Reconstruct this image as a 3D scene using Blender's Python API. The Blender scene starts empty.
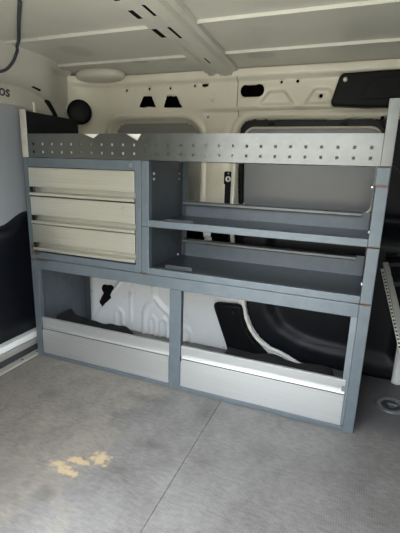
import bpy, bmesh, math, random
from mathutils import Vector, Matrix
random.seed(4)
C = bpy.context.scene.collection
PI = math.pi

# ------------------------------------------------------------------ materials
def lin(r, g, b):
    def f(c):
        c /= 255.0
        return c / 12.92 if c <= 0.04045 else ((c + 0.055) / 1.055) ** 2.4
    return (f(r), f(g), f(b), 1.0)

def newmat(name):
    m = bpy.data.materials.new(name); m.use_nodes = True
    nt = m.node_tree
    return m, nt, nt.nodes['Principled BSDF']

def pos_socket(nt):
    return nt.nodes.new('ShaderNodeNewGeometry').outputs['Position']

def noise(nt, vec, scale, detail=4, rough=0.55, stretch=None):
    n = nt.nodes.new('ShaderNodeTexNoise')
    n.inputs['Scale'].default_value = scale
    n.inputs['Detail'].default_value = detail
    n.inputs['Roughness'].default_value = rough
    if stretch:
        mp = nt.nodes.new('ShaderNodeMapping')
        mp.inputs['Scale'].default_value = stretch
        nt.links.new(vec, mp.inputs['Vector']); vec = mp.outputs['Vector']
    nt.links.new(vec, n.inputs['Vector'])
    return n.outputs['Fac']

def ramp(nt, fac, lo, hi, a=(0, 0, 0, 1), b=(1, 1, 1, 1)):
    r = nt.nodes.new('ShaderNodeValToRGB')
    r.color_ramp.elements[0].position = lo; r.color_ramp.elements[0].color = a
    r.color_ramp.elements[1].position = hi; r.color_ramp.elements[1].color = b
    nt.links.new(fac, r.inputs['Fac'])
    return r.outputs['Color']

def mix(nt, fac, a, b, mode='MIX'):
    n = nt.nodes.new('ShaderNodeMix'); n.data_type = 'RGBA'; n.blend_type = mode
    for s, v in ((0, fac), (6, a), (7, b)):
        if hasattr(v, 'links'): nt.links.new(v, n.inputs[s])
        else: n.inputs[s].default_value = v
    return n.outputs[2]

def math_node(nt, op, a, b=None):
    n = nt.nodes.new('ShaderNodeMath'); n.operation = op
    for i, v in enumerate((a, b)):
        if v is None: continue
        if hasattr(v, 'links'): nt.links.new(v, n.inputs[i])
        else: n.inputs[i].default_value = v
    return n.outputs[0]

def blob(nt, pos, centre, radii, jag=0.0, jscale=40, soft=0.75):
    """1 inside a ragged ellipsoid patch, 0 outside"""
    s = nt.nodes.new('ShaderNodeVectorMath'); s.operation = 'SUBTRACT'
    nt.links.new(pos, s.inputs[0]); s.inputs[1].default_value = centre
    d = nt.nodes.new('ShaderNodeVectorMath'); d.operation = 'DIVIDE'
    nt.links.new(s.outputs[0], d.inputs[0]); d.inputs[1].default_value = radii
    l = nt.nodes.new('ShaderNodeVectorMath'); l.operation = 'LENGTH'
    nt.links.new(d.outputs[0], l.inputs[0])
    v = l.outputs['Value']
    if jag:
        n = noise(nt, pos, jscale, 5, 0.65)
        v = math_node(nt, 'ADD', v, math_node(nt, 'MULTIPLY', math_node(nt, 'SUBTRACT', n, 0.5), jag))
    return ramp(nt, v, soft, 1.05, (1, 1, 1, 1), (0, 0, 0, 1))

def bump(nt, bs, height, strength, dist=0.001):
    b = nt.nodes.new('ShaderNodeBump')
    b.inputs['Strength'].default_value = strength; b.inputs['Distance'].default_value = dist
    nt.links.new(height, b.inputs['Height']); nt.links.new(b.outputs['Normal'], bs.inputs['Normal'])

def simple(name, col, rough=0.5, metal=0.0, var=0.12, vscale=8, spec=0.5, stretch=None, dirt=None):
    m, nt, bs = newmat(name)
    p = pos_socket(nt)
    f = noise(nt, p, vscale, 5, 0.6, stretch)
    dark = tuple(c * (1 - var) for c in col[:3]) + (1,)
    lite = tuple(min(1, c * (1 + var)) for c in col[:3]) + (1,)
    c = ramp(nt, f, 0.3, 0.7, dark, lite)
    if dirt:
        d = ramp(nt, noise(nt, p, dirt[1], 6, 0.7), dirt[2], dirt[2] + 0.12)
        c = mix(nt, math_node(nt, 'MULTIPLY', d, dirt[3]), c, dirt[0])
    nt.links.new(c, bs.inputs['Base Color'])
    bs.inputs['Roughness'].default_value = rough
    bs.inputs['Metallic'].default_value = metal
    bs.inputs['Specular IOR Level'].default_value = spec
    return m

M = {}
M['cream'] = simple('cream_body_paint', lin(232, 227, 211), 0.22, 0, 0.05, 5, dirt=(lin(120, 112, 100), 9, 0.66, 0.4))
M['white'] = simple('white_body_paint', lin(244, 246, 248), 0.28, 0, 0.04, 5, dirt=(lin(110, 104, 98), 14, 0.62, 0.55))
M['roof'] = simple('roof_paint', lin(196, 194, 184), 0.33, 0, 0.05, 3, dirt=(lin(130, 126, 116), 4, 0.62, 0.3))
M['rail_cream'] = simple('door_frame_paint', lin(246, 244, 236), 0.35, 0, 0.03, 12)
M['window_grey'] = simple('grey_window_panel', lin(152, 152, 148), 0.28, 0, 0.05, 3)
M['side_window'] = simple('grey_side_window_panel', lin(126, 130, 136), 0.28, 0, 0.05, 3)
M['door_grey'] = simple('grey_rear_window_panel', lin(158, 164, 172), 0.35, 0, 0.05, 3)
M['black'] = simple('black_plastic', lin(10, 11, 15), 0.5, 0, 0.2, 30, 0.2)
M['navy'] = simple('dark_lining_and_panel_shade', lin(14, 17, 25), 0.45, 0, 0.15, 12, 0.3)
M['void'] = simple('dark_cavity', lin(6, 6, 9), 0.9, 0, 0.2, 12, 0.1)
M['darkpanel'] = simple('dark_grey_lining', lin(52, 54, 58), 0.5, 0, 0.1, 12)
M['rubber'] = simple('black_rubber', lin(14, 14, 16), 0.6, 0, 0.2, 40, 0.25)
M['alu_strip'] = simple('worn_sill_aluminium', lin(206, 204, 196), 0.4, 0.35, 0.12, 25, dirt=(lin(110, 105, 96), 20, 0.6, 0.5))
M['bolt'] = simple('bright_bolt', lin(235, 235, 230), 0.35, 0.6, 0.05, 30)
M['card'] = simple('white_card', lin(238, 238, 234), 0.7, 0, 0.03, 10)
M['steel_dark'] = simple('dark_steel', lin(84, 84, 86), 0.4, 0.7, 0.2, 40)
M['ring'] = simple('tie_down_metal', lin(150, 152, 158), 0.35, 0.7, 0.2, 60)
M['letter'] = simple('dark_lettering', lin(52, 56, 66), 0.6, 0, 0.05, 10)
M['asphalt'] = simple('asphalt', lin(188, 183, 171), 0.9, 0, 0.15, 6)
_nt = M['roof'].node_tree; _bs = _nt.nodes['Principled BSDF']; _p = pos_socket(_nt); _c = _bs.inputs['Base Color'].links[0].from_socket
for _ce, _ra in (((0.42, 0.31, 1.4), (0.05, 0.05, 1)), ((0.60, 0.32, 1.4), (0.05, 0.05, 1)), ((0.24, 0.10, 1.4), (0.075, 0.09, 1)), ((0.97, 0.36, 1.4), (0.07, 0.06, 1))):
    _c = mix(_nt, math_node(_nt, 'MULTIPLY', blob(_nt, _p, _ce, _ra, 0.15, 20), 0.30), _c, lin(120, 120, 114))
_nt.links.new(_c, _bs.inputs['Base Color'])
M['cap'] = simple('roof_cap_paint', lin(212, 208, 196), 0.4, 0, 0.04, 8)

# painted rack steel with rust at the seams
RUST = [((0.045, -0.002, 0.499), (0.075, 0.02, 0.006)), ((1.468, -0.002, 0.966), (0.03, 0.02, 0.006)),
        ((1.475, -0.002, 0.906), (0.035, 0.02, 0.006)), ((1.478, -0.002, 0.706), (0.026, 0.02, 0.006)),
        ((1.475, -0.002, 0.506), (0.030, 0.02, 0.006)), ((0.612, -0.002, 0.507), (0.022, 0.02, 0.007)),
        ((0.035, -0.002, 0.533), (0.03, 0.02, 0.012)), ((0.045, 0.395, 0.36), (0.012, 0.01, 0.02)),
        ((0.022, 0.02, 0.56), (0.02, 0.04, 0.02))]
def steel(name, col, metal, rough, rust=True):
    m, nt, bs = newmat(name)
    p = pos_socket(nt)
    c = ramp(nt, noise(nt, p, 18, 6, 0.65), 0.3, 0.7, tuple(x * 0.88 for x in col[:3]) + (1,), tuple(x * 1.1 for x in col[:3]) + (1,))
    # pale scuffs
    s = ramp(nt, noise(nt, p, 55, 3, 0.5, (1, 1, 0.35)), 0.70, 0.78)
    c = mix(nt, math_node(nt, 'MULTIPLY', s, 0.25), c, lin(190, 196, 200))
    if rust:
        tot = None
        for ce, ra in RUST:
            b = blob(nt, p, ce, ra, 1.0, 70)
            tot = b if tot is None else math_node(nt, 'MAXIMUM', tot, b)
        c = mix(nt, math_node(nt, 'MULTIPLY', tot, 0.7), c, lin(92, 60, 36))
    nt.links.new(c, bs.inputs['Base Color'])
    bs.inputs['Metallic'].default_value = metal
    bs.inputs['Roughness'].default_value = rough
    return m
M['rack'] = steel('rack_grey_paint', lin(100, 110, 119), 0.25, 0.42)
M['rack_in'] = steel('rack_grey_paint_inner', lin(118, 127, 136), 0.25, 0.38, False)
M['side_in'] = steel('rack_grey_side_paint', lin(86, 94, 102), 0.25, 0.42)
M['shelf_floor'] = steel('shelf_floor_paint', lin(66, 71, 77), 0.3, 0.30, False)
M['galv'] = steel('galvanised_perforated_steel', lin(114, 117, 118), 0.85, 0.30, False)
M['lip'] = steel('bare_steel_lip', lin(126, 130, 132), 0.6, 0.4, False)

def brushed(name, col, rough):
    m, nt, bs = newmat(name)
    p = pos_socket(nt)
    f = noise(nt, p, 60, 4, 0.6, (0.04, 1, 6))
    c = ramp(nt, f, 0.25, 0.75, tuple(x * 0.86 for x in col[:3]) + (1,), tuple(min(1, x * 1.08) for x in col[:3]) + (1,))
    d = ramp(nt, noise(nt, p, 16, 6, 0.7), 0.62, 0.75)
    c = mix(nt, math_node(nt, 'MULTIPLY', d, 0.3), c, lin(140, 132, 118))
    nt.links.new(c, bs.inputs['Base Color'])
    bs.inputs['Metallic'].default_value = 0.85
    bs.inputs['Roughness'].default_value = rough
    return m
M['alu'] = brushed('brushed_aluminium', lin(222, 221, 213), 0.40)
M['alu_board'] = brushed('scuffed_aluminium', lin(211, 214, 217), 0.46)

# floor
m, nt, bs = newmat('worn_grey_floor_board')
p = pos_socket(nt)
c = ramp(nt, noise(nt, p, 5, 6, 0.68), 0.34, 0.68, lin(92, 88, 85), lin(136, 133, 131))
# browner, drier wear towards the rear doors and along the racking
wx = nt.nodes.new('ShaderNodeSeparateXYZ'); nt.links.new(p, wx.inputs[0])
brown = ramp(nt, math_node(nt, 'ADD', math_node(nt, 'MULTIPLY', wx.outputs['X'], -0.7), math_node(nt, 'MULTIPLY', noise(nt, p, 2.5, 4, 0.6), 1.0)), -0.55, 0.05)
c = mix(nt, math_node(nt, 'MULTIPLY', brown, 0.85), c, ramp(nt, noise(nt, p, 9, 6, 0.7), 0.3, 0.7, lin(108, 99, 86), lin(158, 148, 133)))
c = mix(nt, math_node(nt, 'MULTIPLY', ramp(nt, noise(nt, p, 11, 8, 0.75, (1.6, 0.8, 1)), 0.53, 0.68), 0.5), c, lin(62, 58, 55))
f2 = noise(nt, p, 70, 3, 0.6, (0.5, 1.4, 1))
c = mix(nt, 0.35, c, ramp(nt, f2, 0.3, 0.7, lin(84, 82, 81), lin(154, 152, 151)))
# floor tone darker beside the side door, right of the racking
dark_side = math_node(nt, 'MULTIPLY', ramp(nt, math_node(nt, 'ADD', wx.outputs['Y'], math_node(nt, 'MULTIPLY', noise(nt, p, 14, 5, 0.6), 0.10)), 0.06, 0.14),
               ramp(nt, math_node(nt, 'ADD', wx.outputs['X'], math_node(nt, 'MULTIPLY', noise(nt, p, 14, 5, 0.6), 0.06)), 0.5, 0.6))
dark_side = math_node(nt, 'MULTIPLY', dark_side, math_node(nt, 'GREATER_THAN', wx.outputs['X'], 1.3))
c = mix(nt, math_node(nt, 'MULTIPLY', dark_side, 0.75), c, lin(74, 72, 78))
vo = nt.nodes.new('ShaderNodeTexVoronoi'); vo.feature = 'DISTANCE_TO_EDGE'; vo.inputs['Scale'].default_value = 150
vo.inputs['Randomness'].default_value = 0.25
nt.links.new(p, vo.inputs['Vector'])
cell = ramp(nt, vo.outputs['Distance'], 0.02, 0.22)
c = mix(nt, 0.22, c, mix(nt, cell, lin(66, 64, 63), lin(148, 147, 147)))
for ce, ra, k in (((0.955, -0.09, 0), (0.05, 0.12, 1), .5), ((0.84, -0.36, 0), (0.09, 0.045, 1), .55), ((0.80, -0.50, 0), (0.05, 0.03, 1), .45),
                  ((1.05, -0.36, 0), (0.07, 0.02, 1), .4), ((1.17, -0.62, 0), (0.07, 0.045, 1), .5), ((0.64, -0.12, 0), (0.10, 0.04, 1), .45),
                  ((0.30, -0.25, 0), (0.06, 0.07, 1), .4), ((0.66, -0.66, 0), (0.05, 0.04, 1), .5), ((0.74, -0.10, 0), (0.1, 0.05, 1), .4)):
    c = mix(nt, math_node(nt, 'MULTIPLY', blob(nt, p, ce, ra, 1.3, 30, 0.0), k), c, lin(72, 69, 66))
scr = None
for ce, ra in (((0.725, -0.487, 0), (0.035, 0.04, 1)), ((0.665, -0.52, 0), (0.05, 0.018, 1)), ((0.615, -0.56, 0), (0.05, 0.016, 1)), ((0.66, -0.575, 0), (0.05, 0.014, 1))):
    b = blob(nt, p, ce, ra, 3.4, 40, 0.5)
    scr = b if scr is None else math_node(nt, 'MAXIMUM', scr, b)
c = mix(nt, math_node(nt, 'MULTIPLY', scr, 0.62), c, lin(206, 178, 134))
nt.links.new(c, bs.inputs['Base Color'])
bs.inputs['Roughness'].default_value = 0.55
bump(nt, bs, cell, 0.5, 0.0012)
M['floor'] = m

# fibrous felt
m, nt, bs = newmat('black_felt')
p = pos_socket(nt)
f = noise(nt, p, 240, 5, 0.7)
nt.links.new(ramp(nt, f, 0.3, 0.75, lin(7, 7, 9), lin(26, 28, 33)), bs.inputs['Base Color'])
bs.inputs['Roughness'].default_value = 0.95
bump(nt, bs, f, 0.7, 0.002)
M['felt'] = m

# ------------------------------------------------------------------ mesh helpers
def obj(name, bm, mat, parent=None, smooth=False, bevel=0, kind=None, sub=0, auto=None):
    me = bpy.data.meshes.new(name)
    bmesh.ops.recalc_face_normals(bm, faces=bm.faces)
    bm.to_mesh(me); bm.free()
    o = bpy.data.objects.new(name, me); C.objects.link(o)
    for mm in (mat if isinstance(mat, (list, tuple)) else [mat]): me.materials.append(mm)
    if smooth:
        for f in me.polygons: f.use_smooth = True
    if bevel:
        b = o.modifiers.new('bevel', 'BEVEL'); b.width = bevel; b.segments = 2; b.limit_method = 'ANGLE'; b.angle_limit = math.radians(40)
    if sub:
        s = o.modifiers.new('sub', 'SUBSURF'); s.levels = sub; s.render_levels = sub
    if parent:
        o.parent = parent
        o.location = -Vector(parent_world(parent))
    if kind: o['kind'] = kind
    return o

def parent_world(o):
    v = Vector((0, 0, 0))
    while o:
        v += o.location; o = o.parent
    return v

def thing(name, label, cat, loc, group=None):
    o = bpy.data.objects.new(name, None); C.objects.link(o); o.location = loc
    o.empty_display_size = 0.05
    o['label'] = label; o['category'] = cat
    if group: o['group'] = group
    return o
def tag(o, label, cat, group=None):
    o['label'] = label; o['category'] = cat
    if group: o['group'] = group
    return o

def box(bm, x0, x1, y0, y1, z0, z1):
    vs = [bm.verts.new((x, y, z)) for z in (z0, z1) for y in (y0, y1) for x in (x0, x1)]
    for f in ((0, 1, 3, 2), (4, 6, 7, 5), (0, 4, 5, 1), (2, 3, 7, 6), (0, 2, 6, 4), (1, 5, 7, 3)):
        bm.faces.new([vs[i] for i in f])
    return bm
def boxes(*bs):
    bm = bmesh.new()
    for b in bs: box(bm, *b)
    return bm
def prism(bm, poly, a, b, axis):
    """extrude a 2-D polygon along an axis: 'x' -> (y,z), 'y' -> (x,z), 'z' -> (x,y)"""
    def P(u, v, t):
        return {'x': (t, u, v), 'y': (u, t, v), 'z': (u, v, t)}[axis]
    A = [bm.verts.new(P(u, v, a)) for u, v in poly]; B = [bm.verts.new(P(u, v, b)) for u, v in poly]
    n = len(poly)
    bm.faces.new(A); bm.faces.new(B[::-1])
    for i in range(n): bm.faces.new((A[i], A[(i + 1) % n], B[(i + 1) % n], B[i]))
    return bm
def tube(bm, pts, r, seg=8, flat=None):
    """sweep a round (or flattened) section along pts"""
    pts = [Vector(p) for p in pts]; rings = []
    ref = None
    for i, q in enumerate(pts):
        t = (pts[min(i + 1, len(pts) - 1)] - pts[max(i - 1, 0)]).normalized()
        if ref is None:
            ref = Vector((0, 1, 0)) if abs(t.y) < 0.9 else Vector((1, 0, 0))
        u = (ref - t * ref.dot(t)).normalized(); w = t.cross(u)
        ru, rw = (r, r) if flat is None else flat
        rings.append([bm.verts.new(q + u * ru * math.cos(k * 2 * PI / seg) + w * rw * math.sin(k * 2 * PI / seg)) for k in range(seg)])
    for a, b in zip(rings, rings[1:]):
        for k in range(seg): bm.faces.new((a[k], a[(k + 1) % seg], b[(k + 1) % seg], b[k]))
    bm.faces.new(rings[0][::-1]); bm.faces.new(rings[-1])
    return bm
def smooth_path(pts, n=8):
    """Catmull-Rom through pts"""
    P = [Vector(p) for p in pts]; P = [P[0] * 2 - P[1]] + P + [P[-1] * 2 - P[-2]]
    out = []
    for i in range(1, len(P) - 2):
        for k in range(n):
            t = k / n
            a, b, c, d = P[i - 1:i + 3]
            out.append(0.5 * ((2 * b) + (c - a) * t + (2 * a - 5 * b + 4 * c - d) * t * t + (3 * b - a - 3 * c + d) * t ** 3))
    out.append(P[-2]); return out
def lathe(bm, prof, seg=32, mtx=None):
    """profile of (r, z), spun round z, then placed by mtx"""
    mtx = mtx or Matrix()
    rings = []
    for r, z in prof:
        if r < 1e-6: rings.append([bm.verts.new(mtx @ Vector((0, 0, z)))])
        else: rings.append([bm.verts.new(mtx @ Vector((r * math.cos(k * 2 * PI / seg), r * math.sin(k * 2 * PI / seg), z))) for k in range(seg)])
    for a, b in zip(rings, rings[1:]):
        for k in range(seg):
            k2 = (k + 1) % seg
            if len(a) == 1 and len(b) == 1: continue
            if len(a) == 1: bm.faces.new((a[0], b[k2], b[k]))
            elif len(b) == 1: bm.faces.new((a[k], a[k2], b[0]))
            else: bm.faces.new((a[k], a[k2], b[k2], b[k]))
    return bm
def facing(loc, normal):
    q = Vector(normal).normalized().to_track_quat('Z', 'Y')
    return Matrix.Translation(Vector(loc)) @ q.to_matrix().to_4x4()
def sstep(a, b, x):
    if a == b: return float(x > a)
    t = max(0.0, min(1.0, (x - a) / (b - a))); return t * t * (3 - 2 * t)

# signed distances in the (x, z) plane, negative inside
def sd_poly(P):
    n = len(P)
    def f(x, z):
        d = 1e9; ins = False
        j = n - 1
        for i in range(n):
            ax, az = P[i]; bx, bz = P[j]
            ex, ez = bx - ax, bz - az; wx, wz = x - ax, z - az
            t = max(0, min(1, (wx * ex + wz * ez) / (ex * ex + ez * ez + 1e-12)))
            dd = (wx - ex * t) ** 2 + (wz - ez * t) ** 2
            if dd < d: d = dd
            if (az > z) != (bz > z) and x < (bx - ax) * (z - az) / (bz - az) + ax: ins = not ins
            j = i
        d = math.sqrt(d)
        return -d if ins else d
    return f
def sd_rrect(cx, cz, hx, hz, r):
    def f(x, z):
        qx, qz = abs(x - cx) - hx + r, abs(z - cz) - hz + r
        return math.hypot(max(qx, 0), max(qz, 0)) + min(max(qx, qz), 0) - r
    return f
def sd_caps(ax, az, bx, bz, r, r2=None):
    r2 = r if r2 is None else r2
    def f(x, z):
        ex, ez = bx - ax, bz - az
        t = max(0, min(1, ((x - ax) * ex + (z - az) * ez) / (ex * ex + ez * ez + 1e-12)))
        return math.hypot(x - ax - ex * t, z - az - ez * t) - (r + (r2 - r) * t)
    return f
def sd_union(*fs):
    return lambda x, z: min(f(x, z) for f in fs)
def path_dist(P):
    def f(x, z):
        d = 1e9
        for (ax, az), (bx, bz) in zip(P, P[1:]):
            ex, ez = bx - ax, bz - az
            t = max(0, min(1, ((x - ax) * ex + (z - az) * ez) / (ex * ex + ez * ez + 1e-12)))
            d = min(d, math.hypot(x - ax - ex * t, z - az - ez * t))
        return d
    return f

# ------------------------------------------------------------------ the setting: floor
FX0, FX1, FY0, FY1 = -0.10, 2.2, -0.95, 0.56
bm = boxes((-0.002, 0.9798, FY0, FY1, -0.018, 0.0), (0.9812, FX1, FY0, FY1, -0.018, 0.0), (FX0, FX1, FY0, FY1, -0.03, -0.0185))
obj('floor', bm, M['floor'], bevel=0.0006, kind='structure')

# ground outside the open doors
bm = boxes((-14, 14, -16, 14, -0.62, -0.58))
obj('ground', bm, M['asphalt'], kind='structure')

# ceiling: pressed roof sheet with raised ribs along the van
prof = []
def roof_z(y): return 1.405 - 0.10 * max(0, (y - 0.42) / 0.2) ** 2 * 0.35
ys = []
y = -0.97
for yr in (-0.81, -0.45, -0.09, 0.27):
    ys += [(yr - 0.030, 0), (yr - 0.005, 0), (yr - 0.003, -0.010), (yr + 0.003, -0.010), (yr + 0.007, 0), (yr + 0.030, 0)]
pts = [(-0.97, 0)] + ys + [(0.40, 0), (0.45, 0), (0.5, 0), (0.55, 0), (0.6, 0)]
low = [(y, roof_z(y) + d) for y, d in pts]
poly = low + [(0.6, 1.45), (-0.97, 1.45)]
bm = prism(bmesh.new(), poly, -0.17, 2.24, 'x')
obj('ceiling', bm, M['roof'], kind='structure')

# roof bow across the ceiling
def bow():
    # section across x (offset, z), lofted along y with a slight skew
    sec = [(-0.090, 1.404), (-0.088, 1.392), (-0.070, 1.390), (-0.064, 1.376), (-0.036, 1.376), (-0.030, 1.384), (-0.012, 1.384), (-0.006, 1.376),
           (0.020, 1.372), (0.056, 1.376), (0.064, 1.390), (0.084, 1.392), (0.088, 1.404)]
    bm = bmesh.new(); rows = []
    for y in [-0.96 + k * 0.04 for k in range(40)]:
        cx = 0.795 - (y + 0.3) * 0.062
        dz = roof_z(y) - 1.405
        rows.append([bm.verts.new((cx + u * (1 - 0.08 * (y + 0.3)), y, z + dz)) for u, z in sec])
    for a, b in zip(rows, rows[1:]):
        for i in range(len(sec) - 1): bm.faces.new((a[i], a[i + 1], b[i + 1], b[i]))
    return bm
trim_bow = obj('trim_1', bow(), M['roof'], kind='structure')
bm = bmesh.new()
for (u, y0, y1, w) in ((-0.05, -0.30, -0.235, .008), (-0.05, -0.14, -0.055, .009), (0.012, -0.15, -0.04, .009), (0.012, -0.33, -0.25, .009), (-0.05, -0.42, -0.37, .008), (0.015, 0.22, 0.30, .009)):
    rows = []
    for y in (y0, y1):
        cx = 0.795 - (y + 0.3) * 0.062 + u
        rows.append((cx, y))
    zt = 1.3765 if u < 0 else 1.3742
    v = []
    for dz in (-0.0012, -0.004 + 0.006):
        v.append([bm.verts.new((rows[0][0] - w, rows[0][1], zt + dz)), bm.verts.new((rows[0][0] + w, rows[0][1], zt + dz)),
                  bm.verts.new((rows[1][0] + w, rows[1][1], zt + dz)), bm.verts.new((rows[1][0] - w, rows[1][1], zt + dz))])
    bm.faces.new(v[0]); bm.faces.new(v[1][::-1])
    for i in range(4): bm.faces.new((v[0][i], v[0][(i + 1) % 4], v[1][(i + 1) % 4], v[1][i]))
obj('slot', bm, M['void'], trim_bow)

# ------------------------------------------------------------------ back (side) wall of the van, one pressed sheet
AP = [(0.828, 1.10), (0.832, 0.95), (0.85, 0.65), (0.905, 0.42), (0.938, 0.31), (0.958, 0.22), (0.985, 0.155), (1.025, 0.105), (1.085, 0.065), (1.17, 0.040), (1.30, -0.02),
      (1.66, -0.02), (1.66, 1.12), (1.645, 1.155), (1.61, 1.172), (0.90, 1.180), (0.86, 1.172), (0.838, 1.145)]
ap = sd_poly(AP)
hole_trap1 = sd_poly([(0.288, 1.247), (0.378, 1.245), (0.356, 1.292), (0.312, 1.293)])
hole_trap2 = sd_poly([(0.432, 1.243), (0.527, 1.241), (0.499, 1.288), (0.449, 1.290)])
rnd = lambda f, r: (lambda x, z: f(x, z) - r)
hole_pill = sd_rrect(0.893, 1.303, 0.057, 0.028, 0.027)
hole_oval = sd_union(sd_caps(0.075, 0.222, 0.108, 0.224, 0.030), sd_caps(0.10, 0.20, 0.052, 0.135, 0.034, 0.024))
belt1 = sd_rrect(0.62, 0.585, 0.085, 0.05, 0.02)
belt2 = sd_rrect(0.805, 0.588, 0.062, 0.052, 0.02)
dots = [sd_caps(x, z, x, z + 0.002, r) for x, z, r in ((0.345, 1.33, .006), (0.466, 1.328, .006), (0.60, 1.335, .006), (1.028, 1.333, .006), (1.10, 1.334, .007), (1.206, 1.271, .008), (0.665, 1.19, .004), (0.21, 1.327, .006))]
slot1 = sd_rrect(0.655, 1.337, 0.017, 0.006, 0.005)
HOLES = [ap, rnd(hole_trap1, .004), rnd(hole_trap2, .004), hole_pill, hole_oval, belt1, belt2, slot1] + dots
holes = sd_union(*HOLES)
win = sd_rrect(0.355, 0.93, 0.272, 0.252, 0.10)
emb1 = sd_poly([(0.925, 1.238), (1.092, 1.238), (1.045, 1.298), (0.972, 1.298)])
emb2 = sd_poly([(1.135, 1.236), (1.29, 1.236), (1.24, 1.30), (1.175, 1.30)])
diag = path_dist([(-0.02, 0.0), (0.289, 0.42)])
arch_ribs = path_dist([(0.415, 0.42), (0.415, 0.235), (0.385, 0.19), (0.355, 0.14), (0.35, 0.0)])
arch_ribs2 = path_dist([(0.415, 0.235), (0.46, 0.185), (0.52, 0.14), (0.535, 0.0)])
u1 = path_dist([(0.385, 0.0), (0.385, 0.09), (0.405, 0.115), (0.425, 0.09), (0.425, 0.0)])
u2 = path_dist([(0.455, 0.0), (0.455, 0.09), (0.475, 0.115), (0.50, 0.09), (0.50, 0.0)])
u3 = path_dist([(0.155, 0.0), (0.155, 0.1), (0.18, 0.125), (0.205, 0.1), (0.205, 0.0)])
u4 = path_dist([(0.60, 0.0), (0.60, 0.05), (0.62, 0.085), (0.645, 0.05), (0.645, 0.0)])
u5 = path_dist([(0.262, 0.05), (0.262, 0.24)])
arcline = path_dist([(0.05, 1.05), (0.10, 1.14), (0.18, 1.20), (0.53, 1.195), (0.60, 1.15), (0.635, 1.08)])
def ridge(d, w, h): return h * max(0.0, 1 - (d / w) ** 2)
def wall_y(x, z):
    y = 0.575
    # upper rail
    if x > 0.60:
        k = sstep(0.60, 0.72, x)
        y -= k * 0.034 * sstep(1.216, 1.230, z)
        y -= (1 - k) * 0.034 * sstep(1.10, 1.26, z)
    else:
        y -= 0.034 * sstep(1.10, 1.26, z)
    y -= 0.03 * sstep(1.345, 1.365, z)                      # flange under the roof
    for e in (emb1, emb2): y += 0.014 * sstep(0.004, -0.005, e(x, z)) if 1.2 < z < 1.34 else 0
    # blanked window
    if x < 0.70 and z > 0.62:
        d = win(x, z)
        y += 0.028 * sstep(0.012, -0.016, d)
        y -= 0.012 * max(0.0, 1 - ((d - 0.018) / 0.016) ** 2)
    # pillar bulge
    if z > 0.6: y -= 0.018 * sstep(0.11, 0.02, abs(x - 0.735)) * sstep(1.23, 1.12, z)
    # lower inner panel
    k = sstep(0.72, 0.62, z)
    y -= 0.105 * k * sstep(1.9, 1.7, x)
    if z < 0.45 and x < 0.9:
        left = sstep(0.01, -0.02, (x + 0.02) * 0.42 / 0.309 - z)   # region left of the diagonal
        y += 0.022 * left
        y -= ridge(diag(x, z), 0.016, 0.018)
        y -= ridge(min(arch_ribs(x, z), arch_ribs2(x, z)), 0.016, 0.018)
        y -= ridge(min(u1(x, z), u2(x, z), u3(x, z), u4(x, z), u5(x, z)), 0.010, 0.011)
    # rear corner rounds forward
    if x < 0.10:
        t = min(1.0, (0.10 - x) / 0.24)
        y -= 0.25 * (1 - math.sqrt(max(0.0, 1 - t * t))) * (1.0 if z > 0.7 else 0.5)
    # raised flange round the door opening
    if x > 0.75:
        d = ap(x, z)
        if d < 0.06: y += 0.0 - 0.012 * max(0.0, 1 - ((d - 0.022) / 0.02) ** 2)
    return y
def frange(a, b, s):
    n = max(1, int(round((b - a) / s))); return [a + (b - a) * i / n for i in range(n + 1)]
xs = frange(-0.125, 1.32, 0.0075) + frange(1.34, 2.2, 0.02)
zs = frange(0.0, 1.395, 0.0075)
bm = bmesh.new()
grid = []
for z in zs:
    row = []
    for x in xs:
        px, pz = x, z
        d = holes(px, pz)
        if abs(d) < 0.0062:
            for _ in range(2):
                e = 1e-4; d = holes(px, pz)
                gx = (holes(px + e, pz) - holes(px - e, pz)) / (2 * e); gz = (holes(px, pz + e) - holes(px, pz - e)) / (2 * e)
                g = gx * gx + gz * gz + 1e-9
                px -= d * gx / g; pz -= d * gz / g
            pz = max(0.0, pz)
        row.append(bm.verts.new((px, wall_y(px, pz), pz)))
    grid.append(row)
for j in range(len(zs) - 1):
    for i in range(len(xs) - 1):
        q = (grid[j][i], grid[j][i + 1], grid[j + 1][i + 1], grid[j + 1][i])
        cx = sum(v.co.x for v in q) / 4; cz = sum(v.co.z for v in q) / 4
        if holes(cx, cz) < -0.0003: continue
        f = bm.faces.new(q); f.smooth = True
        if cx < 0.72 and 0.64 < cz < 1.2 and win(cx, cz) < -0.012: f.material_index = 1
        elif cz < 0.66: f.material_index = 2
for v in [v for v in bm.verts if not v.link_faces]: bm.verts.remove(v)
wall = obj('wall_back', bm, [M['cream'], M['window_grey'], M['white']], kind='structure')
for f in wall.data.polygons: f.use_smooth = True
s = wall.modifiers.new('sheet', 'SOLIDIFY'); s.thickness = 0.004; s.offset = -1
bm = tube(bmesh.new(), [(0.822, wall_y(0.822, z) - 0.0035, z) for z in (1.362, 1.342, 1.31, 1.27, 1.235, 1.21, 1.19)], 0.0018, 6)
obj('panel_seam', bm, M['steel_dark'], wall)
# outer skin of the van behind the openings
bm = boxes((-0.17, 2.24, 0.66, 0.67, 0.0, 1.45), (-0.18, -0.17, -1.0, 0.67, 0.0, 1.45), (-0.17, 2.24, 0.60, 0.66, 1.40, 1.45))
obj('wall_outer', bm, M['void'], kind='structure')

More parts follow.
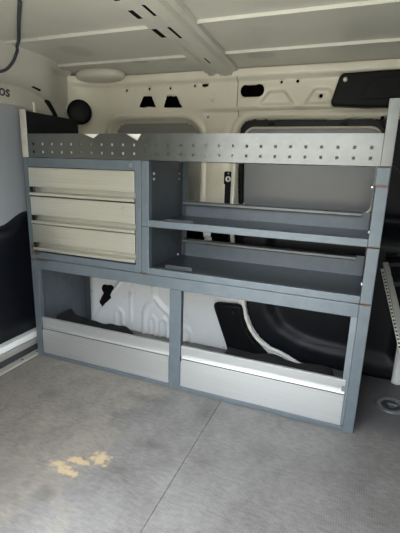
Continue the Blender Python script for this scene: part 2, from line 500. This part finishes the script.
# sliding side door seen through the opening
d2 = bpy.data.objects.new('door_2', None); C.objects.link(d2); d2.location = (1.24, 0.62, 0.0); d2['kind'] = 'structure'
bm = bmesh.new()
rows = []
dxs = frange(0.79, 1.68, 0.02); dzs = frange(0.0, 1.2, 0.02)
INS = sd_poly([(1.03, 0.76), (1.03, 0.36), (1.06, 0.24), (1.12, 0.16), (1.22, 0.11), (1.36, 0.09), (1.66, 0.08), (1.66, 0.76)])
for z in dzs:
    rows.append([bm.verts.new((x, 0.60 - 0.10 * sstep(0.74, 0.62, z) * sstep(0.82, 0.9, x) + 0.03 * sstep(0.02, -0.03, INS(x, z)), z)) for x in dxs])
for a, b in zip(rows, rows[1:]):
    for i in range(len(dxs) - 1): bm.faces.new((a[i], a[i + 1], b[i + 1], b[i])).smooth = True
o = obj('lining', bm, M['navy'], d2)
s = o.modifiers.new('t', 'SOLIDIFY'); s.thickness = 0.01; s.offset = -1
bm = bmesh.new()
def rrect_pts(x0, x1, z0, z1, r, n=6):
    out = []
    for cx, cz, a0 in ((x1 - r, z1 - r, 0), (x0 + r, z1 - r, 90), (x0 + r, z0 + r, 180), (x1 - r, z0 + r, 270)):
        for k in range(n + 1):
            a = math.radians(a0 + 90 * k / n); out.append((cx + r * math.cos(a), cz + r * math.sin(a)))
    return out
wp = rrect_pts(0.855, 1.478, 0.755, 1.140, 0.05)
prism(bm, wp, 0.578, 0.592, 'y')
obj('window_panel', bm, M['side_window'], d2, bevel=0.004)
bm = bmesh.new()
ring = [(x, 0.576, z) for x, z in wp] ; ring.append(ring[0])
tube(bm, ring, 0.006, 8)
obj('window_trim', bm, M['cream'], d2, smooth=True)
# clips along the top of the door window
for x in (0.30, 0.45):
    pass
bm = boxes((0.972, 1.002, 0.556, 0.576, 1.150, 1.164), (1.300, 1.330, 0.556, 0.576, 1.148, 1.162))
obj('clip', bm, M['black'], d2, bevel=0.003)
bm = tube(bmesh.new(), smooth_path([(x + (0.02 if x < 1.2 else -0.01), 0.512 if z < 0.62 else 0.57, z + (0.01 if z < 0.1 else 0)) for x, z in AP[:12]], 4), 0.012, 8)
obj('rubber_seal', bm, M['rubber'], d2, smooth=True)
# cream frame lip round the opening
bm = tube(bmesh.new(), smooth_path([(x - 0.012, 0.455 if z < 0.60 else (0.452 + (z - 0.60) * 1.0 if z < 0.69 else 0.545), z) for x, z in AP[:11]], 5), 0.012, 10, (0.009, 0.012))
obj('trim_2', bm, M['rail_cream'], smooth=True, kind='structure')

# ------------------------------------------------------------------ rear end: header, door, sill
hp = [(0.045, 1.415), (0.042, 1.398), (0.028, 1.385), (0.022, 1.350), (0.004, 1.315), (-0.030, 1.290), (-0.062, 1.280), (-0.092, 1.280), (-0.098, 1.270), (-0.090, 1.225), (-0.096, 1.198), (-0.112, 1.190), (-0.16, 1.19), (-0.16, 1.415)]
bm = bmesh.new(); rows = []
for y in frange(-0.95, 0.42, 0.03):
    k = sstep(0.08, 0.36, y)
    row = []
    for i, (x, z) in enumerate(hp):
        zz = z - (0.040 * k if 4 <= i <= 11 else 0.02 * k if i == 3 else 0)
        k2 = sstep(0.12, 0.40, y)
        xx = x if x < -0.08 else x - (0.085 if i < 2 else 0.03 + (x + 0.062) * 0.85) * k2
        row.append(bm.verts.new((xx, y, zz)))
    rows.append(row)
n = len(hp)
for a, b in zip(rows, rows[1:]):
    for i in range(n): bm.faces.new((a[i], a[(i + 1) % n], b[(i + 1) % n], b[i]))
bm.faces.new(rows[0][::-1]); bm.faces.new(rows[-1])
header = obj('trim_3', bm, M['roof'], kind='structure', smooth=False)
for f in header.data.polygons: f.use_smooth = len(f.vertices) == 4
e = header.modifiers.new('es', 'EDGE_SPLIT'); e.split_angle = math.radians(50)
# small dark slot in the header
bm = tube(bmesh.new(), [(-0.040, 0.128, 1.2845), (-0.040, 0.150, 1.281), (-0.040, 0.175, 1.276)], 0.006, 8)
obj('slot', bm, M['void'], header)
# lettering on the header, its right end in view
cu = bpy.data.curves.new('lettering_curve', 'FONT'); cu.body = 'olos'; cu.size = 0.066; cu.extrude = 0.0006; cu.align_x = 'RIGHT'; cu.shear = 0.15; cu.offset = 0.001
to = bpy.data.objects.new('lettering_tmp', cu); C.objects.link(to)
bpy.context.view_layer.update()
me = bpy.data.meshes.new_from_object(to.evaluated_get(bpy.context.evaluated_depsgraph_get()))
bpy.data.objects.remove(to)
me.transform(Matrix(((0, 0, 1, -0.0900), (1, 0, 0, 0.042), (0, 1, 0, 1.226), (0, 0, 0, 1))))
lo = bpy.data.objects.new('lettering', me); C.objects.link(lo); lo.parent = header
me.materials.clear(); me.materials.append(M['letter'])

d1 = bpy.data.objects.new('door_1', None); C.objects.link(d1); d1.location = (-0.12, 0.1, 0.0); d1['kind'] = 'structure'
bm = boxes((-0.135, -0.105, -0.30, 0.40, 0.60, 1.20))
obj('window_panel', bm, M['door_grey'], d1, bevel=0.004)
# moulded black lining with a soft swelling along its top edge
bm = bmesh.new(); rows = []
for y in frange(-0.30, 0.36, 0.02):
    zt = 0.655 + 0.055 * sstep(-0.07, 0.09, y)
    sec = [(-0.135, 0.10), (-0.088, 0.10), (-0.084, 0.20), (-0.086, 0.318), (-0.080, 0.326), (-0.080, 0.50), (-0.074, zt - 0.085), (-0.058, zt - 0.045), (-0.062, zt - 0.022), (-0.082, zt - 0.006), (-0.104, zt), (-0.135, zt)]
    rows.append([bm.verts.new((x, y, z)) for x, z in sec])
n = len(sec)
for a, b in zip(rows, rows[1:]):
    for i in range(n): bm.faces.new((a[i], a[(i + 1) % n], b[(i + 1) % n], b[i])).smooth = True
bm.faces.new(rows[0][::-1]); bm.faces.new(rows[-1])
o = obj('lining', bm, M['navy'], d1)
# rubber seal up the rear corner
bm = tube(bmesh.new(), smooth_path([(-0.10, 0.27, 1.255), (-0.096, 0.30, 1.22), (-0.092, 0.33, 1.17), (-0.09, 0.345, 1.10), (-0.09, 0.35, 0.7)], 6), 0.014, 8)
obj('rubber_seal', bm, M['rubber'], d1, smooth=True)
# sill: white step, grey ledge, dark gap, aluminium strip along the floor edge
bm = boxes((-0.135, -0.052, -0.95, 0.36, 0.066, 0.099))
sill = obj('trim_4', bm, M['white'], kind='structure', bevel=0.006)
bm = boxes((-0.135, -0.046, -0.95, 0.36, 0.034, 0.0655))
obj('ledge', bm, M['window_grey'], sill, bevel=0.004)
bm = boxes((-0.135, -0.048, -0.95, 0.36, -0.018, 0.0335))
obj('riser', bm, M['darkpanel'], sill)
bm = boxes((-0.047, -0.0025, -0.95, 0.36, -0.018, 0.004))
strip = obj('trim_5', bm, M['alu_strip'], kind='structure', bevel=0.0015)
bm = bmesh.new()
for y in (-0.08, -0.30, 0.02):
    lathe(bm, [(0, 0.0062), (0.004, 0.0058), (0.006, 0.0042), (0.006, 0.003)], 12, Matrix.Translation((-0.024, y, 0)))
obj('screw', bm, M['steel_dark'], strip)

# unseen rear and near-side shell; the open side doorway is narrowed to shape the daylight
bm = boxes((-0.14, -0.10, -0.97, -0.302, 0.0, 1.2))
obj('unseen_wall_left', bm, M['cream'], kind='structure')
bm = boxes((-0.10, 0.55, -1.0, -0.955, 0.0, 1.45), (1.55, 2.25, -1.0, -0.955, 0.0, 1.45), (0.55, 1.55, -1.0, -0.975, 1.38, 1.45))
obj('unseen_wall_front', bm, M['cream'], kind='structure', bevel=0.01)
bm = boxes((2.2, 2.24, -0.95, 0.66, 0.0, 1.45))
obj('wall_right', bm, M['darkpanel'], kind='structure')

# ------------------------------------------------------------------ the racking: base unit
S = M['rack']; SI = M['rack_in']
base = thing('base_unit', 'long grey steel base unit with two open bins behind aluminium boards, on the floor', 'shelving', (0.75, 0.2, 0))
def post(bm, x0, x1, z0, z1, d=0.03):
    box(bm, x0, x1, 0.0, d, z0, z1)
obj('post', boxes((0.0, 0.036, 0, 0.028, 0.0, 0.505)), S, base, bevel=0.002)
obj('post', boxes((0.735, 0.788, 0.0005, 0.028, 0.0, 0.4545)), S, base, bevel=0.002)
obj('post', boxes((1.462, 1.50, 0, 0.028, 0.0, 0.505)), S, base, bevel=0.002)
obj('top_rail', boxes((0.0365, 1.4615, 0.001, 0.03, 0.455, 0.5045)), S, base, bevel=0.002)
obj('bottom_rail', boxes((0.0365, 0.7345, 0.0008, 0.03, 0.0, 0.019), (0.7885, 1.4615, 0.0008, 0.03, 0.0, 0.019)), S, base, bevel=0.002)
def side(x, sgn, z0, z1, d=0.40):
    return boxes((x, x + sgn * 0.0025, 0.029, d, z0, z1), (x + sgn * 0.0027, x + sgn * 0.03, d - 0.003, d, z0, z1)) if sgn > 0 else \
           boxes((x - 0.0025, x, 0.029, d, z0, z1), (x - 0.03, x - 0.0027, d - 0.003, d, z0, z1))
obj('side_panel', side(0.0, 1, 0.0, 0.505), M['side_in'], base, bevel=0.0006)
obj('side_panel', side(1.5, -1, 0.0, 0.505), M['side_in'], base, bevel=0.0006)
obj('top_panel', boxes((0.003, 1.497, 0.031, 0.40, 0.4995, 0.504)), SI, base)
obj('bin_floor', boxes((0.003, 1.497, 0.031, 0.40, 0.008, 0.014)), SI, base)
# inner return of the right-hand post, seen behind the opening
obj('post_return', boxes((1.440, 1.4615, 0.006, 0.03, 0.02, 0.4548)), SI, base, bevel=0.001)
bprof = [(0.004, 0.208), (0.0115, 0.211), (0.016, 0.208), (0.020, 0.165), (0.020, 0.021), (0.001, 0.021), (0.001, 0.155), (0.002, 0.1575), (0.0062, 0.1605), (0.0070, 0.170)]
for x0, x1 in ((0.038, 0.733), (0.790, 1.452)):
    bm = prism(bmesh.new(), bprof, x0, x1, 'x')
    b = obj('front_board', bm, M['alu_board'], base, bevel=0.0008)
    obj('end_cap', boxes((x0, x0 + 0.004, 0.0, 0.012, 0.140, 0.1605)), M['black'], b)
    bm = prism(bmesh.new(), [(-0.0002, 0.1215 + 0.03), (0.001, 0.1225 + 0.03), (0.001, 0.1185 + 0.03), (-0.0002, 0.1195 + 0.03)], x0 + 0.005, x1 - 0.002, 'x')
    obj('groove_line', bm, M['steel_dark'], b)

# black contents of the bins
def lump(name, x0, x1, y0, y1, z0, zfun, mat, label, cat, seed, nx=44, ny=10):
    rnd_ = random.Random(seed); bm = bmesh.new(); top = []; bot = []
    from mathutils import noise as mn
    for j in range(ny + 1):
        ty = j / ny; rt = []; rb = []
        for i in range(nx + 1):
            tx = i / nx
            x = x0 + (x1 - x0) * tx; y = y0 + (y1 - y0) * ty
            edge = min(1, min(tx, 1 - tx) * 14) ** 0.5 * min(1, min(ty, 1 - ty) * 5 + 0.55) ** 0.5
            h = zfun(tx, ty) * edge + 0.006 * mn.noise(Vector((x * 22, y * 22, seed))) * edge
            rt.append(bm.verts.new((x, y, z0 + max(0.004, h)))); rb.append(bm.verts.new((x, y, z0)))
        top.append(rt); bot.append(rb)
    for j in range(ny):
        for i in range(nx):
            bm.faces.new((top[j][i], top[j][i + 1], top[j + 1][i + 1], top[j + 1][i]))
            bm.faces.new((bot[j][i], bot[j + 1][i], bot[j + 1][i + 1], bot[j][i + 1]))
    for i in range(nx):
        bm.faces.new((bot[0][i], bot[0][i + 1], top[0][i + 1], top[0][i])); bm.faces.new((bot[ny][i + 1], bot[ny][i], top[ny][i], top[ny][i + 1]))
    for j in range(ny):
        bm.faces.new((bot[j + 1][0], bot[j][0], top[j][0], top[j + 1][0])); bm.faces.new((bot[j][nx], bot[j + 1][nx], top[j + 1][nx], top[j][nx]))
    return tag(obj(name, bm, mat, smooth=True), label, cat)
def zl(tx, ty):
    return 0.160 + 0.035 * math.exp(-((tx - 0.09) / 0.045) ** 2) + 0.012 * math.sin(tx * 9) * (1 - tx) - 0.03 * sstep(0.8, 1.0, tx)
lump('bag', 0.055, 0.50, 0.045, 0.16, 0.0145, zl, M['felt'], 'black crumpled bag lying in the left bin of the base unit', 'bag', 3)
def zr(tx, ty): return 0.168 + 0.012 * sstep(0.1, 0.35, tx) * (1 - 0.6 * tx) + 0.006 * math.sin(tx * 17)
lump('felt_roll', 0.93, 1.435, 0.05, 0.125, 0.0145, zr, M['felt'], 'black felt roll lying behind the aluminium board of the right bin', 'felt', 8)

# ------------------------------------------------------------------ drawer cabinet
cab = thing('drawer_cabinet', 'grey steel cabinet with three aluminium drawers on the left end of the base unit', 'cabinet', (0.30, 0.2, 0.505))
CX0, CX1 = 0.0, 0.604
obj('post', boxes((0.0, 0.026, 0, 0.028, 0.506, 0.9665)), S, cab, bevel=0.002)
obj('post', boxes((0.576, 0.602, 0, 0.028, 0.506, 0.9665)), S, cab, bevel=0.002)
obj('top_rail', boxes((0.0265, 0.5755, 0.001, 0.03, 0.926, 0.9660)), S, cab, bevel=0.002)
obj('bottom_rail', boxes((0.0265, 0.5755, 0.001, 0.03, 0.5065, 0.538)), S, cab, bevel=0.002)
obj('side_panel', side(0.0, 1, 0.506, 0.966), M['side_in'], cab)
obj('side_panel', side(0.602, -1, 0.506, 0.966), M['side_in'], cab)
obj('top_panel', boxes((0.003, 0.599, 0.031, 0.40, 0.9625, 0.9660)), SI, cab)
obj('back_panel', boxes((0.031, 0.571, 0.397, 0.40, 0.507, 0.962)), SI, cab)
bm = lathe(bmesh.new(), [(0, 0.003), (0.009, 0.003), (0.011, 0.001), (0.011, -0.002)], 20, facing((0.556, 0.001, 0.945), (0, -1, 0)))
obj('lock', bm, M['ring'], cab, smooth=False)
for k, zt in enumerate((0.9235, 0.7955, 0.6690)):
    x0, x1 = 0.0285, 0.5735
    pr = [(-0.003, zt), (0.034, zt), (0.034, zt - 0.1225), (-0.004, zt - 0.1225), (-0.007, zt - 0.120), (-0.007, zt - 0.111), (-0.004, zt - 0.1085), (0.001, zt - 0.1105),
          (0.022, zt - 0.1105), (0.030, zt - 0.106), (0.030, zt - 0.086), (0.000, zt - 0.0845), (-0.003, zt - 0.082)]
    bm = prism(bmesh.new(), pr, x0, x1, 'x')
    d = obj('drawer', bm, M['alu'], cab, bevel=0.0006)
    obj('end_cap', boxes((x0 + 0.001, x0 + 0.007, -0.0035, 0.012, zt - 0.1085, zt - 0.0845)), M['black'], d)
    obj('drawer_box', boxes((x0 + 0.02, x1 - 0.02, 0.0345, 0.37, zt - 0.115, zt - 0.012)), M['steel_dark'], d)

# ------------------------------------------------------------------ two open shelf units
def shelf_unit(name, label, z0, z1, lip, with_mount, seed):
    t = thing(name, label, 'shelving', (1.05, 0.2, z0), 'open shelf units of the racking')
    X0, X1 = 0.604, 1.50
    obj('post', boxes((X0, 0.637, 0, 0.028, z0 + 0.001, z1 - 0.0005)), S, t, bevel=0.002)
    obj('post', boxes((1.462, X1, 0, 0.028, z0 + 0.001, z1 - 0.0005)), S, t, bevel=0.002)
    obj('front_rail', boxes((0.6375, 1.4615, 0.0008, 0.026, z0 + 0.001, z0 + 0.0285)), S, t, bevel=0.002)
    obj('side_panel', side(X0, 1, z0 + 0.001, z1 - 0.0005), M['side_in'], t)
    obj('side_panel', side(X1, -1, z0 + 0.001, z1 - 0.0005), M['side_in'], t)
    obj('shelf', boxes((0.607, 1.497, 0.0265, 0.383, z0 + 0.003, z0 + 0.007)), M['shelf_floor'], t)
    b = obj('back_panel', boxes((0.635, 1.469, 0.383, 0.386, z0 + 0.003, lip)), SI, t)
    bm = bmesh.new()
    lp = [(0.350, lip - 0.016), (0.347, lip - 0.012), (0.347, lip - 0.003), (0.350, lip + 0.0005), (0.386, lip + 0.0005), (0.386, lip - 0.002), (0.353, lip - 0.003), (0.3525, lip - 0.016)]
    prism(bm, lp, 0.632, 1.435, 'x')
    l = obj('back_lip', bm, M['lip'], b, bevel=0.0006)
    # divider bracket lying on the shelf near the left end
    bm = bmesh.new()
    prism(bm, [(0.10, z0 + 0.0075), (0.10, z0 + 0.024), (0.102, z0 + 0.024), (0.102, z0 + 0.0095), (0.135, z0 + 0.0095), (0.135, z0 + 0.0075)], 0.665, 0.79, 'x')
    obj('divider_bracket', bm, M['lip'], t, bevel=0.0006)
    for (x, y, z, nx) in with_mount:
        bm = lathe(bmesh.new(), [(0, 0.004), (0.004, 0.004), (0.0055, 0.002), (0.0055, 0)], 12, facing((x, y, z), (nx, -0.2, 0)))
        obj('bolt', bm, M['bolt'], t, smooth=True)
    return t
up = shelf_unit('shelf_unit', 'upper open grey steel shelf unit, directly under the perforated panel', 0.705, 0.967, 0.785,
           [(0.6068, 0.10, 0.893, 1), (0.6068, 0.10, 0.915, 1), (0.6068, 0.355, 0.889, 1), (0.6068, 0.355, 0.914, 1), (1.4615, 0.018, 0.754, -1)], 1)
low = shelf_unit('shelf_unit', 'lower open grey steel shelf unit, between the upper shelf and the base unit', 0.505, 0.705, 0.600,
           [(0.6068, 0.355, 0.520, 1), (1.4615, 0.018, 0.574, -1)], 2)
# post clip with rusty edges
obj('post_clip', boxes((1.459, 1.497, -0.0035, -0.0005, 0.905, 0.965)), S, up, bevel=0.001)
bm = lathe(bmesh.new(), [(0, 0.004), (0.003, 0.003), (0.0035, 0)], 10, facing((1.452, 0.0, 0.902), (0, -1, 0)))
obj('clip_bolt', bm, M['bolt'], up)

# ------------------------------------------------------------------ top tray with perforated front
tray = thing('top_tray', 'shallow top tray with perforated galvanised front panel, crowning the racking under the roof', 'tray', (0.75, 0.2, 0.967))
hx = [0.064 + i * 0.05078 for i in range(28)]
hw, hh = 0.0048, 0.0050
NT = [(0.327, 1.067), (0.381, 1.048), (0.413, 1.067), (0.533, 1.067), (0.587, 1.040), (0.606, 1.067)]
PX0, PX1 = 0.030, 1.466
def ztop(x):
    if x <= NT[0][0] or x >= NT[-1][0]: return 1.067
    for (a, za), (b, zb) in zip(NT, NT[1:]):
        if a <= x <= b: return za + (zb - za) * (x - a) / (b - a)
cols = sorted({PX0, PX1, *[a for a, _ in NT]} | {h - hw for h in hx} | {h + hw for h in hx})
rowz = [0.9675, 0.991 - hh, 0.991 + hh, 1.024 - hh, 1.024 + hh, None]
bm = bmesh.new(); V = {}
def vv(i, j):
    if (i, j) not in V:
        z = rowz[j] if rowz[j] is not None else ztop(cols[i])
        V[(i, j)] = bm.verts.new((cols[i], 0.002, z))
    return V[(i, j)]
for i in range(len(cols) - 1):
    cx = (cols[i] + cols[i + 1]) / 2
    inh = any(abs(cx - h) < hw for h in hx)
    for j in range(5):
        if inh and j in (1, 3): continue
        bm.faces.new((vv(i, j), vv(i + 1, j), vv(i + 1, j + 1), vv(i, j + 1)))
pp = obj('perforated_panel', bm, M['galv'], tray)
s = pp.modifiers.new('t', 'SOLIDIFY'); s.thickness = 0.0018; s.offset = 0
bm = prism(bmesh.new(), [(0.0045, 0.969), (0.40, 0.969), (0.40, 0.9715), (0.0045, 0.9715)], 0.003, 1.497, 'x')
obj('tray_floor', bm, SI, tray)
for x, sg in ((0.0, 1), (1.5, -1)):
    bm = bmesh.new()
    prism(bm, [(0.004, 0.9675), (0.40, 0.9675), (0.385, 1.165), (0.004, 1.166)], x, x + sg * 0.003, 'x')
    obj('end_panel', bm, M['navy'] if sg > 0 else SI, tray)  # left panel's shade is put into its colour, hence the dark material
    xa, xb = sorted((x, x + sg * 0.033))
    obj('post', boxes((xa, xb, -0.0005, 0.0035, 0.9675, 1.168)), M['alu_strip'] if sg > 0 else M['galv'], tray, bevel=0.001)
# back stop of the tray is open; a small wire hook hangs on the right end
bm = tube(bmesh.new(), [(1.496, 0.20, 1.09), (1.47, 0.205, 1.105), (1.455, 0.205, 1.125), (1.462, 0.205, 1.14)], 0.006, 8)
obj('wire_clip', bm, M['black'], tray, smooth=True)
# white cards standing in the tray behind the panel
bm = prism(bmesh.new(), [(0.095, 0.972), (0.20, 0.972), (0.285, 0.985), (0.295, 1.036), (0.43, 1.038), (0.43, 1.0655), (0.095, 1.0655)], 0.008, 0.010, 'y')
tag(obj('white_card', bm, M['card']), 'white card standing in the top tray near its left end, showing at the first notch', 'card')
bm = prism(bmesh.new(), [(0.40, 0.972), (0.56, 0.972), (0.61, 1.045), (0.63, 1.066), (0.44, 1.066), (0.44, 1.036), (0.40, 1.03)], 0.012, 0.014, 'y')
tag(obj('white_card', bm, M['card']), 'white card standing in the top tray, showing at the notch above the drawer cabinet corner', 'card')

# ------------------------------------------------------------------ fittings on the van body
# seat-belt anchor on the pillar
wy = wall_y(0.79, 0.84)
anc = thing('belt_anchor', 'black strap anchor with a round bolt hanging on the cream pillar behind the upper shelf', 'anchor', (0.79, wy, 0.84))
bm = prism(bmesh.new(), rrect_pts(0.768, 0.816, 0.865, 0.930, 0.008), wy - 0.016, wy - 0.001, 'y')
obj('plate', bm, M['black'], anc, bevel=0.003)
bm = prism(bmesh.new(), rrect_pts(0.774, 0.808, 0.765, 0.868, 0.006), wy - 0.012, wy - 0.001, 'y')
obj('strap', bm, M['rubber'], anc, bevel=0.002)
bm = lathe(bmesh.new(), [(0.006, 0.004), (0.010, 0.006), (0.0145, 0.004), (0.0145, 0), (0.006, 0)], 24, facing((0.792, wy - 0.016, 0.893), (0, -1, 0)))
obj('bolt', bm, M['bolt'], anc, smooth=True)
bm = lathe(bmesh.new(), [(0, 0.003), (0.004, 0.003), (0.005, 0)], 12, facing((0.792, wy - 0.016, 0.920), (0, -1, 0)))
obj('rivet', bm, M['ring'], anc)

# round black cover on the rear corner
nrm = Vector((0.62, -0.78, 0.0))
q = facing((-0.03, 0.448, 1.214), nrm)
cov = lathe(bmesh.new(), [(0, 0.012), (0.05, 0.011), (0.062, 0.006), (0.064, -0.002), (0.060, -0.02), (0, -0.02)], 40, q)
tag(obj('round_cover', cov, M['black'], smooth=True), 'round black plastic cover on the cream rear corner above the drawer cabinet', 'cover')
# light upright hook by the corner
bm = tube(bmesh.new(), smooth_path([(-0.088, 0.18, 1.165), (-0.086, 0.18, 1.19), (-0.086, 0.18, 1.218), (-0.09, 0.18, 1.222)], 4), 0.006, 8)
tag(obj('hook', bm, M['rail_cream'], smooth=True), 'small pale upright hook on the rear door frame behind the rack end panel', 'hook')

# shallow domed cap under the roof
bm = lathe(bmesh.new(), [(0, -0.034), (0.09, -0.031), (0.118, -0.026), (0.134, -0.018), (0.140, -0.010), (0.140, 0.012), (0, 0.012)], 48,
           Matrix.Translation((0.10, 0.46, 1.395)) @ Matrix.Diagonal((1, 0.62, 1, 1)))
tag(obj('domed_cap', bm, M['cap'], smooth=True), 'shallow cream domed cap under the roof near the rear corner', 'cap')
# dark cord hanging by the rear header
pth = [(0.44, -0.402, 1.395), (0.30, -0.27, 1.392), (0.16, -0.135, 1.388), (0.10, -0.085, 1.386), (0.068, -0.052, 1.384), (0.058, -0.052, 1.366), (0.046, -0.060, 1.337), (0.032, -0.085, 1.305), (0.016, -0.120, 1.288)]
bm = tube(bmesh.new(), smooth_path(pth, 6), 0.006, 8)
tag(obj('cord', bm, M['letter'], smooth=True), 'thin dark cord trailing down the roof lining at the rear header', 'cord')

# black trim box at the top right
tb = thing('trim_box', 'black moulded plastic trim box under the roof above the right rack post', 'trim', (1.5, 0.52, 1.28))
bm = prism(bmesh.new(), [(1.262, 1.222), (1.255, 1.235), (1.282, 1.340), (1.295, 1.348), (1.80, 1.36), (1.84, 1.34), (1.84, 1.235), (1.55, 1.212), (1.40, 1.212)], 0.485, 0.545, 'y')
obj('body', bm, M['black'], tb, bevel=0.008)
bm = prism(bmesh.new(), [(1.37, 1.240), (1.415, 1.320), (1.52, 1.325), (1.56, 1.245)], 0.481, 0.4845, 'y')
obj('raised_panel', bm, M['black'], tb, bevel=0.002)
bm = lathe(bmesh.new(), [(0, 0.007), (0.007, 0.006), (0.010, 0.002), (0.010, 0)], 16, facing((1.306, 0.485, 1.322), (0, -1, 0)))
obj('bolt', bm, M['bolt'], tb, smooth=True)

# black plastic trim piece with a hole, beside the wheel arch
def guard():
    out = [(0.772, 0.245), (0.780, 0.262), (0.800, 0.272), (0.905, 0.280), (0.928, 0.274), (0.938, 0.255), (0.948, 0.205), (0.972, 0.150), (1.012, 0.100), (1.07, 0.050), (1.12, 0.0), (0.87, 0.0), (0.848, 0.06), (0.81, 0.15)]
    bm = bmesh.new(); n = len(out)
    cx = sum(a for a, _ in out) / n; cz = sum(b for _, b in out) / n
    A = [bm.verts.new((x, 0.450, z)) for x, z in out]
    B = [bm.verts.new((cx + (x - cx) * 0.86, 0.418, max(0, cz + (z - cz) * 0.93))) for x, z in out]
    bm.faces.new(A[::-1]); bm.faces.new(B)
    for i in range(n): bm.faces.new((A[i], A[(i + 1) % n], B[(i + 1) % n], B[i]))
    return bm
gt = thing('arch_trim', 'black moulded plastic trim with a round hole between white wheel arch and side door', 'trim', (0.86, 0.44, 0))
obj('body', guard(), M['black'], gt, bevel=0.008)
bm = lathe(bmesh.new(), [(0.0, 0.0008), (0.010, 0.0008), (0.012, 0.003), (0.0165, 0.004), (0.018, 0.0), (0.018, -0.002)], 24, facing((0.898, 0.4185, 0.240), (0, -1, 0)))
obj('hole_rim', bm, M['rubber'], gt, smooth=True)

# recessed tie-down in the floor
td = thing('tie_down', 'round recessed metal tie-down set in the dark floor right of the racking', 'tie-down', (1.64, 0.265, 0))
bm = lathe(bmesh.new(), [(0.000, 0.0012), (0.030, 0.0012), (0.040, 0.0018), (0.047, 0.0045), (0.055, 0.0055), (0.062, 0.0035), (0.064, 0.0005), (0, 0.0003)], 40, Matrix.Translation((1.645, 0.262, 0)))
obj('dish', bm, M['ring'], td, smooth=True)
bm = lathe(bmesh.new(), [(0, 0.0022), (0.036, 0.0022), (0.039, 0.0016)], 32, Matrix.Translation((1.645, 0.262, 0)))
obj('cup', bm, M['darkpanel'], td, smooth=True)
bm = bmesh.new()
tube(bm, [(1.650 + 0.022 * math.cos(a), 0.260 + 0.022 * math.sin(a), 0.0065) for a in [k * 2 * PI / 24 for k in range(25)]], 0.0042, 8)
obj('ring', bm, M['steel_dark'], td, smooth=True)
bm = boxes((1.632, 1.668, 0.255, 0.266, 0.002, 0.0105))
obj('bar', bm, M['ring'], td, bevel=0.002)

# leaning perforated rail at the right
P0 = Vector((1.548, 0.428, 0.535)); P1 = Vector((1.732, -0.200, 0.0))
P0 = P0 + (P0 - P1).normalized() * 0.04
ld = thing('leaning_rail', 'long aluminium rail with a bright perforated edge leaning against the black side door', 'rail', (1.64, 0.1, 0))
ax = (P1 - P0).normalized(); L = (P1 - P0).length
wdir = Vector((1, 0, 0)); wdir = (wdir - ax * wdir.dot(ax)).normalized(); nd = ax.cross(wdir)
def railbox(bm, a, b, w0, w1, n0, n1):
    vs = []
    for t in (a, b):
        for w, n_ in ((w0, n0), (w1, n0), (w1, n1), (w0, n1)):
            q = P0 + ax * t + wdir * w + nd * n_
            q.z = max(q.z, 0.0005); vs.append(bm.verts.new(q))
    bm.faces.new(vs[:4]); bm.faces.new(vs[4:][::-1])
    for i in range(4): bm.faces.new((vs[i], vs[(i + 1) % 4], vs[4 + (i + 1) % 4], vs[4 + i]))
bm = bmesh.new(); railbox(bm, 0, L, 0.008, 0.032, -0.004, 0.008)
obj('channel', bm, M['window_grey'], ld, bevel=0.001)
bm = bmesh.new(); railbox(bm, 0.03, L, -0.004, 0.0075, -0.004, 0.002)
edge = obj('perforated_edge', bm, M['bolt'], ld)
for k in range(46):
    bm = bmesh.new(); railbox(bm, 0.05 + k * 0.0165, 0.056 + k * 0.0165, -0.002, 0.0055, 0.0021, 0.0028)
    obj('perforation', bm, M['void'], edge)
bm = bmesh.new(); railbox(bm, -0.02, L * 0.8, 0.032, 0.10, -0.03, 0.004)
obj('bracket_arm', bm, M['black'], ld, bevel=0.004)
for k in range(4):
    t = -0.04 + k * 0.05
    bm = bmesh.new(); railbox(bm, t, t + 0.016, 0.030, 0.075, -0.012, 0.014)
    obj('hinge_block', bm, M['darkpanel'] if k % 2 else M['black'], ld, bevel=0.003)

# thin wire tied to the top of the right rack post
bm = tube(bmesh.new(), smooth_path([(1.4985, 0.002, 0.972), (1.504, 0.03, 0.970), (1.53, 0.05, 0.952), (1.56, 0.06, 0.925), (1.60, 0.08, 0.88), (1.66, 0.10, 0.80)], 6), 0.0018, 6)
obj('wire', bm, M['steel_dark'], tray, smooth=True)

# ------------------------------------------------------------------ daylight
w = bpy.data.worlds.new('overcast_daylight'); bpy.context.scene.world = w; w.use_nodes = True
nt = w.node_tree
bg = nt.nodes['Background']
tc = nt.nodes.new('ShaderNodeTexCoord'); sp = nt.nodes.new('ShaderNodeSeparateXYZ')
nt.links.new(tc.outputs['Generated'], sp.inputs[0])
col = ramp(nt, sp.outputs['Z'], 0.03, 0.40, (0.34, 0.318, 0.262, 1), (0.90, 0.96, 1.0, 1))
nt.links.new(col, bg.inputs['Color']); bg.inputs['Strength'].default_value = 9.0

# ------------------------------------------------------------------ camera
cam = bpy.data.cameras.new('camera'); co = bpy.data.objects.new('camera', cam); C.objects.link(co)
F = Vector((-0.35232354, 0.90294046, -0.24610292)); R = Vector((0.92835567, 0.3704659, 0.03017882)); U = Vector((-0.11842242, 0.21783833, 0.96877376))
co.matrix_world = Matrix(((R.x, U.x, -F.x, 1.41276), (R.y, U.y, -F.y, -1.39945), (R.z, U.z, -F.z, 0.94908), (0, 0, 0, 1)))
cam.sensor_fit = 'HORIZONTAL'; cam.sensor_width = 36; cam.lens = 36 * 392.748 / 400
cam.clip_start = 0.02
sc = bpy.context.scene
sc.camera = co
vs = sc.view_settings
vs.view_transform = 'Standard'; vs.look = 'None'; vs.gamma = 1.0; vs.use_curve_mapping = False; vs.exposure = 0.0
